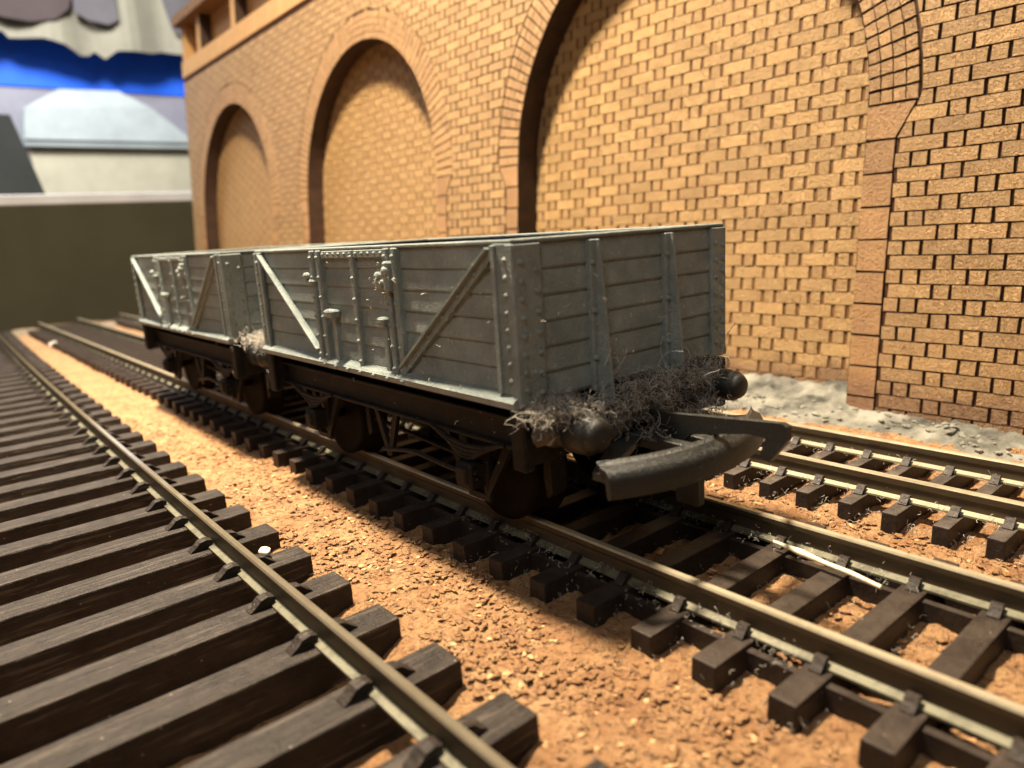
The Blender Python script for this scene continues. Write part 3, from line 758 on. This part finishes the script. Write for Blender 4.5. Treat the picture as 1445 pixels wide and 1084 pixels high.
    for (xf, s) in ((-0.02, 1), (-WL+0.02, -1)):
        q = MB(); q.cbox(xf-s*0.14, xf+s*0.03, -WH-0.01, WH+0.01, 0.92, 1.42, 0.015)
        q.cbox(xf-s*0.14, xf+s*0.05, -WH-0.02, -WH+0.10, 0.88, 1.44, 0.02); q.cbox(xf-s*0.14, xf+s*0.05, WH-0.10, WH+0.02, 0.88, 1.44, 0.02)
        hb = q.build('headstock', F, T)
        for yb, kb in ((-1.13, 1.0), (1.07, 0.86)):
            q = MB()
            prof = [(0.0, 0.20), (0.04, 0.20), (0.06, 0.175), (0.40, 0.17), (0.42, 0.12), (0.44, 0.12)]
            q.lathe([(s*a*kb, r*kb) for a, r in prof], (xf+s*0.03, yb, 1.24), 'x', 24)
            bf = q.build('buffer', M['blackp'], T)
            q = MB(); hp = [(0.26, 0.17), (0.27, 0.190), (0.40, 0.192), (0.48, 0.185), (0.505, 0.172), (0.51, 0.160), (0.55, 0.150), (0.59, 0.115), (0.605, 0.06), (0.61, 0.0)]
            q.lathe([(s*a*kb, r*kb) for a, r in hp], (xf+s*0.03, yb, 1.24), 'x', 28)
            q.build('buffer_head', M['blackp'], bf)
    # wheels, axle guards, springs, brake gear
    for ax in (-1.05, -WL+1.05):
        q = MB(); q.lathe([(-1.2, 0.06), (1.2, 0.06)], (ax, 0, 0.60), 'y', 12); q.build('axle', M['wheel'], T)
        for s in (-1, 1):
            q = MB()
            prof = [(-0.13, 0.10), (-0.12, 0.42), (-0.14, 0.50), (-0.14, 0.60), (0.10, 0.585), (0.14, 0.68), (0.18, 0.68), (0.19, 0.50), (0.10, 0.44), (0.08, 0.12), (0.14, 0.10)]
            q.lathe([(-s*a, r) for a, r in prof], (ax, s*0.80, 0.60), 'y', 40); q.build('wheel', M['wheel'], T)
            q = MB()
            y0, y1 = s*1.19, s*1.25
            for side_ in (-1, 1):
                q.prism([(ax+side_*0.14, 1.02), (ax+side_*0.24, 1.02), (ax+side_*0.17, 0.42), (ax+side_*0.10, 0.42)], 'y', y0, y1)
                q.prism([(ax+side_*0.50, 1.02), (ax+side_*0.62, 1.02), (ax+side_*0.17, 0.36), (ax+side_*0.10, 0.40)], 'y', y0, y1)
            q.cbox(ax-0.18, ax+0.18, y0, y1, 0.30, 0.38, 0.01)
            w_ = q.build('axle_guard', F, T)
            q = MB(); q.cbox(ax-0.13, ax+0.13, s*1.22, s*1.44, 0.46, 0.74, 0.03); q.cbox(ax-0.09, ax+0.09, s*1.40, s*1.47, 0.52, 0.70, 0.02); q.build('axle_box', F, w_)
            q = MB()
            for k in range(4):
                hl = 0.62 - 0.13*k
                q.tube([(ax-hl, s*1.36, 1.02-0.045*k+0.0), (ax-hl/2, s*1.36, 0.93-0.045*k), (ax, s*1.36, 0.90-0.045*k), (ax+hl/2, s*1.36, 0.93-0.045*k), (ax+hl, s*1.36, 1.02-0.045*k)], 0.026, 6)
            q.build('leaf_spring', F, w_)
            for sd in (-1, 1):
                q = MB(); q.prism([(ax+sd*0.66, 0.92), (ax+sd*0.74, 0.85), (ax+sd*0.76, 0.45), (ax+sd*0.68, 0.38), (ax+sd*0.64, 0.60)], 'y', s*0.72, s*0.92); q.build('brake_block', F, T)
    for s in (-1, 1):
        q = MB()
        q.prism([(-WL/2-0.30, 1.02), (-WL/2-0.20, 1.02), (-WL/2, 0.50), (-WL/2+0.20, 1.02), (-WL/2+0.30, 1.02), (-WL/2+0.05, 0.40), (-WL/2-0.05, 0.40)], 'y', s*1.20, s*1.25)
        q.build('vee_hanger', F, T)
        q = MB(); q.tube([(-WL/2, s*1.30, 0.50), (-WL/2+0.7, s*1.33, 0.62), (-WL/2+1.5, s*1.36, 0.60), (-WL/2+1.95, s*1.38, 0.66)], 0.028, 6)
        q.tube([(-WL/2-1.0, s*0.85, 0.62), (-WL/2+1.0, s*0.85, 0.50)], 0.03, 6)
        q.build('brake_lever', F, T)
    # couplings
    for (xf, s) in ((0.0, 1), (-WL, -1)):
        C = MB()
        n = 18; y0, y1 = -1.27, 1.02; zc_ = 1.02; 
        sec = [(-0.075, 0.02), (-0.06, -0.02), (0.03, -0.045), (0.07, -0.11), (0.08, -0.275), (0.055, -0.295), (0.035, -0.275), (0.02, -0.14), (-0.03, -0.09)]
        rings = []
        for i in range(n+1):
            t = -1 + 2*i/n; y = (y0+y1)/2 + t*(y1-y0)/2; xc = 1.02 - 0.30*abs(t)**2.2
            rings.append([(xf + s*(xc + a), y, zc_ + b2 + 0.03) for a, b2 in sec])
        ns = len(sec); vv = [p for r_ in rings for p in r_]
        ff = [(i*ns+k, i*ns+(k+1) % ns, (i+1)*ns+(k+1) % ns, (i+1)*ns+k) for i in range(n) for k in range(ns)]
        C.add(vv, ff, 0, True); C.add(rings[0]+rings[-1], [tuple(range(ns)), tuple(range(2*ns-1, ns-1, -1))])
        bar = C.build('coupling_bar', M['blackp'], T)
        for yy in (-0.18, 0.10):
            C = MB(); C.cbox(xf-s*0.1, xf+s*0.98, yy-0.06, yy+0.06, 0.86, 0.98, 0.01); C.build('coupling_arm', M['blackp'], bar)
        C = MB(); C.prism([(xf+s*0.60, y0), (xf+s*0.74, y0), (xf+s*0.25, -0.25), (xf-s*0.05, -0.25)], 'z', 0.90, 0.97); C.build('coupling_arm', M['blackp'], bar); C = MB()
        C.prism([(xf+s*0.60, y1), (xf+s*0.74, y1), (xf+s*0.25, 0.20), (xf-s*0.05, 0.20)], 'z', 0.90, 0.97); C.build('coupling_arm', M['blackp'], bar)
        q = MB(); yk = -0.03 + 0.0
        q.prism([(xf+s*0.20, 1.20), (xf+s*0.41, 1.20), (xf+s*0.43, 1.19), (xf+s*1.60, 1.285), (xf+s*1.65, 1.26), (xf+s*1.66, 1.15), (xf+s*1.50, 0.93), (xf+s*1.40, 0.96), (xf+s*1.46, 1.13), (xf+s*1.30, 1.14), (xf+s*0.70, 1.03), (xf+s*0.41, 0.78), (xf+s*0.20, 0.80)], 'y', yk-0.035, yk+0.035)
        q.build('coupling_hook', M['blackp'], T)
        q = MB(); q.cbox(xf+s*0.52, xf+s*0.78, yk-0.05, yk+0.08, 0.32, 0.86, 0.02); q.build('coupling_dropper', M['blackp'], T)
    return T
YW = 5.38
W1 = make_wagon((-4.63, YW, 0.46), 'front grey open goods wagon with its dusty end and hook coupling facing the viewer')
W2 = copy_tree(W1); W2.location = (-11.66, YW, 0.46); W2.rotation_euler = (0, 0, 0)
W2['label'] = 'rear grey open goods wagon coupled behind, its end half hidden by the front wagon'

# ------------------------------------------------------------------ dust, fluff and debris
def fibres(name, seeds, mat, label, rad=0.0035, parent=None, lens=(0.08, 0.35), curl=1.1):
    q = MB()
    for (c, spread, n, upb) in seeds:
        for _ in range(n):
            p = Vector((c[0] + R.gauss(0, spread[0]), c[1] + R.gauss(0, spread[1]), c[2] + R.gauss(0, spread[2])))
            d = Vector((R.gauss(0, 1), R.gauss(0, 1), R.gauss(0, 0.8) + upb)).normalized()
            L = R.uniform(*lens); k = 6; pts = [p.copy()]
            ax = Vector((R.gauss(0, 1), R.gauss(0, 1), R.gauss(0, 1))).normalized()
            for i in range(k):
                d = (Matrix.Rotation(curl*R.uniform(0.1, 0.9), 3, ax) @ d); p = p + d*L/k; pts.append(p.copy())
            q.tube(pts, rad*R.uniform(0.6, 1.3), 3, cap=False)
    me = bpy.data.meshes.new(name); me.from_pydata(q.v, [], q.f); me.materials.append(mat)
    me.polygons.foreach_set('use_smooth', [True]*len(q.f)); me.update()
    o = link(name, me); return tag(o, label, 'fluff', kind='stuff')
def lump(name, blobs, mat):
    q = MB()
    for (c, r) in blobs:
        bm = bmesh.new(); bmesh.ops.create_icosphere(bm, subdivisions=3, radius=1.0)
        for v in bm.verts:
            nn = 1 + 0.45*mnoise.noise(v.co*2.2 + Vector(c)*3) + 0.2*mnoise.noise(v.co*6 + Vector(c))
            v.co = Vector((c[0]+v.co.x*r[0]*nn, c[1]+v.co.y*r[1]*nn, c[2]+v.co.z*r[2]*nn))
        q.addbm(bm, 0, True); bm.free()
    return q
S = [((-4.42, 4.12, 1.88), (0.09, 0.15, 0.04), 850, 0.5), ((-4.25, 4.22, 1.90), (0.08, 0.08, 0.03), 110, 0.3), ((-4.50, 4.75, 1.68), (0.05, 0.25, 0.09), 600, 0.2), ((-4.46, 5.30, 1.80), (0.07, 0.28, 0.08), 900, 0.4),
     ((-4.46, 6.02, 1.86), (0.08, 0.24, 0.06), 1000, 0.6), ((-4.44, 6.30, 1.64), (0.07, 0.14, 0.08), 400, 0.4), ((-4.3, 5.4, 1.50), (0.12, 0.22, 0.06), 120, 0.2), ((-4.25, 5.9, 1.52), (0.1, 0.2, 0.05), 160, 0.4)]
fibres('dust_fluff', S, M['fluff'], 'grey dust fluff matted over the buffer beam of the front wagon', rad=0.0016, lens=(0.05, 0.22), curl=1.1)
fibres('dark_dust_fluff', [(a, tuple(x*0.75 for x in b), n//2, d) for a, b, n, d in S], M['fluff_dark'], 'dark matted dust packed between the two buffers of the front wagon', rad=0.003, lens=(0.04, 0.15), curl=1.5)
lb = lump('m', [((-4.50, 4.08, 1.70), (0.09, 0.20, 0.12)), ((-4.50, 4.8, 1.55), (0.06, 0.35, 0.12)), ((-4.49, 5.5, 1.62), (0.08, 0.40, 0.14)), ((-4.48, 6.15, 1.68), (0.10, 0.30, 0.13))], None)
tag(lb.build('dust_mat', M['fluff_dark']), 'felted dark dust behind the fluff on the buffer beam', 'dust', kind='stuff')
fibres('long_hairs', [((-4.50, 4.95, 2.05), (0.05, 0.10, 0.12), 7, 0.6), ((-4.45, 5.9, 1.95), (0.05, 0.3, 0.06), 10, 0.8), ((-4.4, 4.4, 1.8), (0.05, 0.2, 0.05), 8, 0.5)], M['fluff'], 'few long pale hairs curling up over the end boards of the front wagon', rad=0.0032, lens=(0.3, 0.55), curl=0.9)
fibres('pale_fluff', [((-11.1, 4.35, 2.00), (0.25, 0.22, 0.05), 1300, 0.2), ((-10.9, 4.5, 1.93), (0.25, 0.2, 0.04), 700, 0.2)], M['fluff'], 'pale tuft of fluff caught on the coupling between the two wagons', rad=0.003, lens=(0.04, 0.16), curl=1.4)
tr = []
for k in range(7):
    x = -2.5 - 0.62*k
    tr += [((x, 4.45, 0.29), (0.10, 0.12, 0.015), 26, 0.5), ((x+0.3, 5.7, 0.06), (0.14, 0.35, 0.03), 26, 0.8), ((x+0.05, 6.05, 0.30), (0.14, 0.10, 0.02), 30, 0.4), ((x+0.3, 4.2, 0.05), (0.12, 0.15, 0.03), 30, 0.8)]
fibres('track_fluff', tr, M['fluff'], 'fine grey lint caught on the rail chairs of the middle track', rad=0.002, lens=(0.025, 0.08))
tr = []
for k in range(9):
    x = -2.2 - 0.495*k
    tr += [((x, 8.0, 0.24), (0.08, 0.12, 0.02), 16, 0.5), ((x+0.2, 7.8, 0.05), (0.12, 0.12, 0.03), 26, 0.8), ((x, 9.2, 0.26), (0.1, 0.15, 0.02), 14, 0.5)]
fibres('wallside_track_fluff', tr, M['fluff'], 'fine grey lint on the narrow track beside the wall', rad=0.0025, lens=(0.03, 0.10))
fibres('wagon_lint', [((-4.56, 5.3, 2.6), (0.02, 0.8, 0.35), 46, 0.2), ((-6.7, 3.86, 2.6), (1.2, 0.02, 0.4), 40, 0.2), ((-6.62, 3.80, 2.95), (0.1, 0.03, 0.1), 40, 0.3)], M['fluff_pale'], 'tiny lint specks stuck to the paint of the front wagon', rad=0.003, lens=(0.02, 0.07))
# cork crumbs: real flakes lying on the sheet, three tones
bm = bmesh.new(); bmesh.ops.create_icosphere(bm, subdivisions=1, radius=1.0)
tv = np.array([v.co[:] for v in bm.verts]); tf = [tuple(v.index for v in f.verts) for f in bm.faces]; bm.free()
rng = np.random.default_rng(5)
def flakes(name, count, mat, size, label, zones):
    V = []; F = []
    for k in range(count):
        y0, y1 = zones[k % len(zones)]
        x = -1.2 - abs(rng.normal(0, 6.5)); y = rng.uniform(y0, y1)
        sc = rng.uniform(*size); q = tv*(1 + rng.uniform(-0.28, 0.28, (len(tv), 1)))
        q = q*np.array([rng.uniform(0.6, 1.5), rng.uniform(0.6, 1.3), rng.uniform(0.15, 0.42)])*sc
        a = rng.uniform(0, 6.28); ca, sa = math.cos(a), math.sin(a); tl = rng.uniform(-0.35, 0.35)
        q = np.stack([q[:, 0]*ca - q[:, 1]*sa, q[:, 0]*sa + q[:, 1]*ca, q[:, 2] + q[:, 0]*tl], 1) + np.array([x, y, 0.005 + sc*0.1])
        o = len(V); V += [tuple(p) for p in q]; F += [tuple(o + i for i in f) for f in tf]
    me = bpy.data.meshes.new(name); me.from_pydata(V, [], F); me.materials.append(mat); me.update()
    tag(link(name, me), label, 'crumbs', kind='stuff')
Zc = [(2.75, 4.1), (2.75, 4.1), (2.75, 4.1), (6.85, 7.75), (4.6, 6.2)]
flakes('cork_flakes', 5200, M['cork'], (0.012, 0.046), 'orange brown cork flakes loose on the cork sheet', Zc)
flakes('pale_cork_flakes', 550, M['cork_pale'], (0.010, 0.036), 'pale tan cork flakes scattered over the cork sheet', Zc)
flakes('dark_cork_flakes', 800, M['cork_dark'], (0.008, 0.026), 'dark brown bark specks scattered over the cork sheet', Zc)
def granule(loc, r, label, mat, seed):
    q = MB(); bm = bmesh.new(); bmesh.ops.create_icosphere(bm, subdivisions=2, radius=1)
    for v in bm.verts:
        k = 1 + 0.25*mnoise.noise(v.co*1.7 + Vector((seed, 0, 0))); v.co = Vector((v.co.x*r[0]*k, v.co.y*r[1]*k, v.co.z*r[2]*k))
    q.addbm(bm, 0, True); bm.free(); o = q.build('granule', mat, loc=loc); return tag(o, label, 'granule')
granule((-7.24, 2.42, 0.285), (0.085, 0.06, 0.04), 'white granule lying on a sleeper just right of the nearest rail', M['granule'], 1)
granule((-33.0, 4.15, 0.10), (0.25, 0.18, 0.12), 'pale granule on the cork at the far end of the strip', M['granule'], 5)
q = MB()
q.tube([(-3.50, 6.04, 0.31), (-3.3, 6.00, 0.315), (-3.2, 5.99, 0.31), (-2.95, 5.955, 0.30), (-2.7, 5.93, 0.295), (-2.42, 5.90, 0.27)], [0.016, 0.026, 0.036, 0.024, 0.026, 0.020], 8)
tag(q.build('wood_splinter', M['stick']), 'thin cream splinter lying inside the far rail of the middle track', 'splinter')

# ------------------------------------------------------------------ things far behind the layout
B = thing('dark_board', (-41.8, 0, 0), 'dark olive board with a white top edge standing behind the tracks', 'board')
q = MB(); q.cbox(-0.6, 0, -20, 30, -0.3, 5.88, 0.05); q.build('board_face', M['board'], B)
q = MB(); q.cbox(-0.6, 0.04, -20, 30, 5.88, 6.40, 0.06); q.build('top_edge', M['white_edge'], B)
def heap_h(x, y):
    p = Vector((x, y, 4.0)); e = max(0, min(1, (y+3)/6))
    return -0.02 + 0.35*max(0, mnoise.noise(p*0.8)+0.25)*max(0, min(1, (-39.3 - x)/1.2 + 0.5))
tag(rough_strip('brown_debris', -41.8, -38.4, -6, 11.5, heap_h, M['tablet'], 0.12), 'brown crumbly debris along the foot of the dark board', 'debris', kind='stuff')
H = thing('model_house', (-84, 18.2, 0), 'cream walled model house with a white hipped roof beyond the dark board', 'house')
kz = lambda z: 3.46 + (z - 3.46)*1.4
q = MB(); q.box(-4, 0, -4.6*1.4, 9.5*1.4, 0, kz(10.8)); q.build('wall', M['cream'], H)
vtx = [(0.9, -4.9, 11.2), (0.9, 6.2, 11.2), (-9, 6.2, 11.2), (-9, -4.9, 11.2), (0.3, -4.5, 13.3), (0.3, 3.4, 13.7), (-7, 3.4, 13.7), (-7, -4.5, 13.3),
       (-1.2, -2.2, 14.7), (-1.2, 1.6, 14.8), (-6, 1.6, 14.8), (-6, -2.2, 14.7)]
vtx = [(x*0.45 if x < 0 else x, y*1.4, kz(z)) for x, y, z in vtx]
q = MB(); q.add(vtx, [(3, 2, 1, 0), (0, 1, 5, 4), (1, 2, 6, 5), (2, 3, 7, 6), (3, 0, 4, 7), (4, 5, 9, 8), (5, 6, 10, 9), (6, 7, 11, 10), (7, 4, 8, 11), (8, 9, 10, 11)])
q.box(-4.2, 0.7, -4.9*1.4, 9.8*1.4, kz(10.8), kz(11.2))
q.build('roof', M['white'], H)
q = MB(); q.prism([(3.0, 0.0), (10.2, 0.0), (7.38, 12.5), (3.0, 12.7)], 'x', -58.4, -58.0)
tag(q.build('grey_card', M['grey']), 'dark grey slanted card standing left of the cream house', 'card')
q = MB(); q.cbox(-90.6, -90, -40, 60, 0, 20.2, 0.05); tag(q.build('lavender_backboard', M['lav']), 'lavender grey board far behind the white roof', 'board')
q = MB(); q.cbox(-90.5, -89.8, -40, 60, 20.2, 32, 0.05); tag(q.build('blue_panel', M['blue']), 'bright blue panel above the white roof', 'panel')
# cloth hanging in front of the blue panel: scalloped lower edge, real thickness, dark printed patches
edge = [(0, 23.2), (10.9, 23.0), (11.3, 22.5), (13.8, 22.6), (15.5, 22.2), (16.7, 21.45), (17.4, 21.55), (17.95, 21.95), (18.76, 21.35), (19.8, 22.1), (22.9, 22.2), (24.0, 22.5), (26.5, 22.3), (30, 22.4), (60, 23)]
C = thing('hanging_cloth', (-86, 0, 0), 'cream cloth with dark patches hanging above the blue panel', 'cloth')
q = MB(); pts = [(-20, 23.0)] + edge + [(60, 34), (-20, 34)]
n = 90; ys_ = [-20 + 80*i/n for i in range(n+1)]
ee = [(-20, 23.0)] + edge
def low(y):
    return 3.46 + (low0(y/1.075) - 3.46)*1.075
def low0(y):
    for (a, b2) in zip(ee[:-1], ee[1:]):
        if a[0] <= y <= b2[0]: return a[1] + (b2[1]-a[1])*(y-a[0])/(b2[0]-a[0])
    return 23
ys_ = sorted(set([round(y, 2) for y in ys_] + [round(p[0]*1.075, 3) for p in ee]))
for i in range(len(ys_)-1):
    ya, yb = ys_[i], ys_[i+1]; fa, fb = 0.5*math.sin(ya*0.9), 0.5*math.sin(yb*0.9)
    q.add([(fa, ya, low(ya)), (fb, yb, low(yb)), (fb, yb, 36), (fa, ya, 36), (fa-0.3, ya, low(ya)), (fb-0.3, yb, low(yb)), (fb-0.3, yb, 36), (fa-0.3, ya, 36)],
          [(0, 1, 2, 3), (4, 7, 6, 5), (0, 4, 5, 1), (3, 2, 6, 7)])
q.build('cloth_sheet', M['cloth'], C)
def patch(pts, mat, x):
    q = MB(); q.prism([(p[0]*1.075, 3.46 + (p[1]-3.46)*1.075) for p in pts], 'x', x, x+0.15); q.build('cloth_patch', mat, C)
patch([(8, 25.6), (9.5, 24.4), (11, 23.9), (13, 23.75), (15, 24.2), (16.2, 25.2), (16.8, 27), (16.8, 34), (8, 34)], M['patch'], 0.55)
patch([(16.6, 24.95), (17.6, 24.4), (19.3, 24.2), (20.2, 24.7), (20.3, 34), (16.9, 34)], M['patch2'], 0.60)
patch([(24.6, 34), (24.4, 27), (25.0, 24.4), (26.2, 23.6), (30, 23.5), (40, 23.6), (40, 34)], M['patch2'], 0.58)
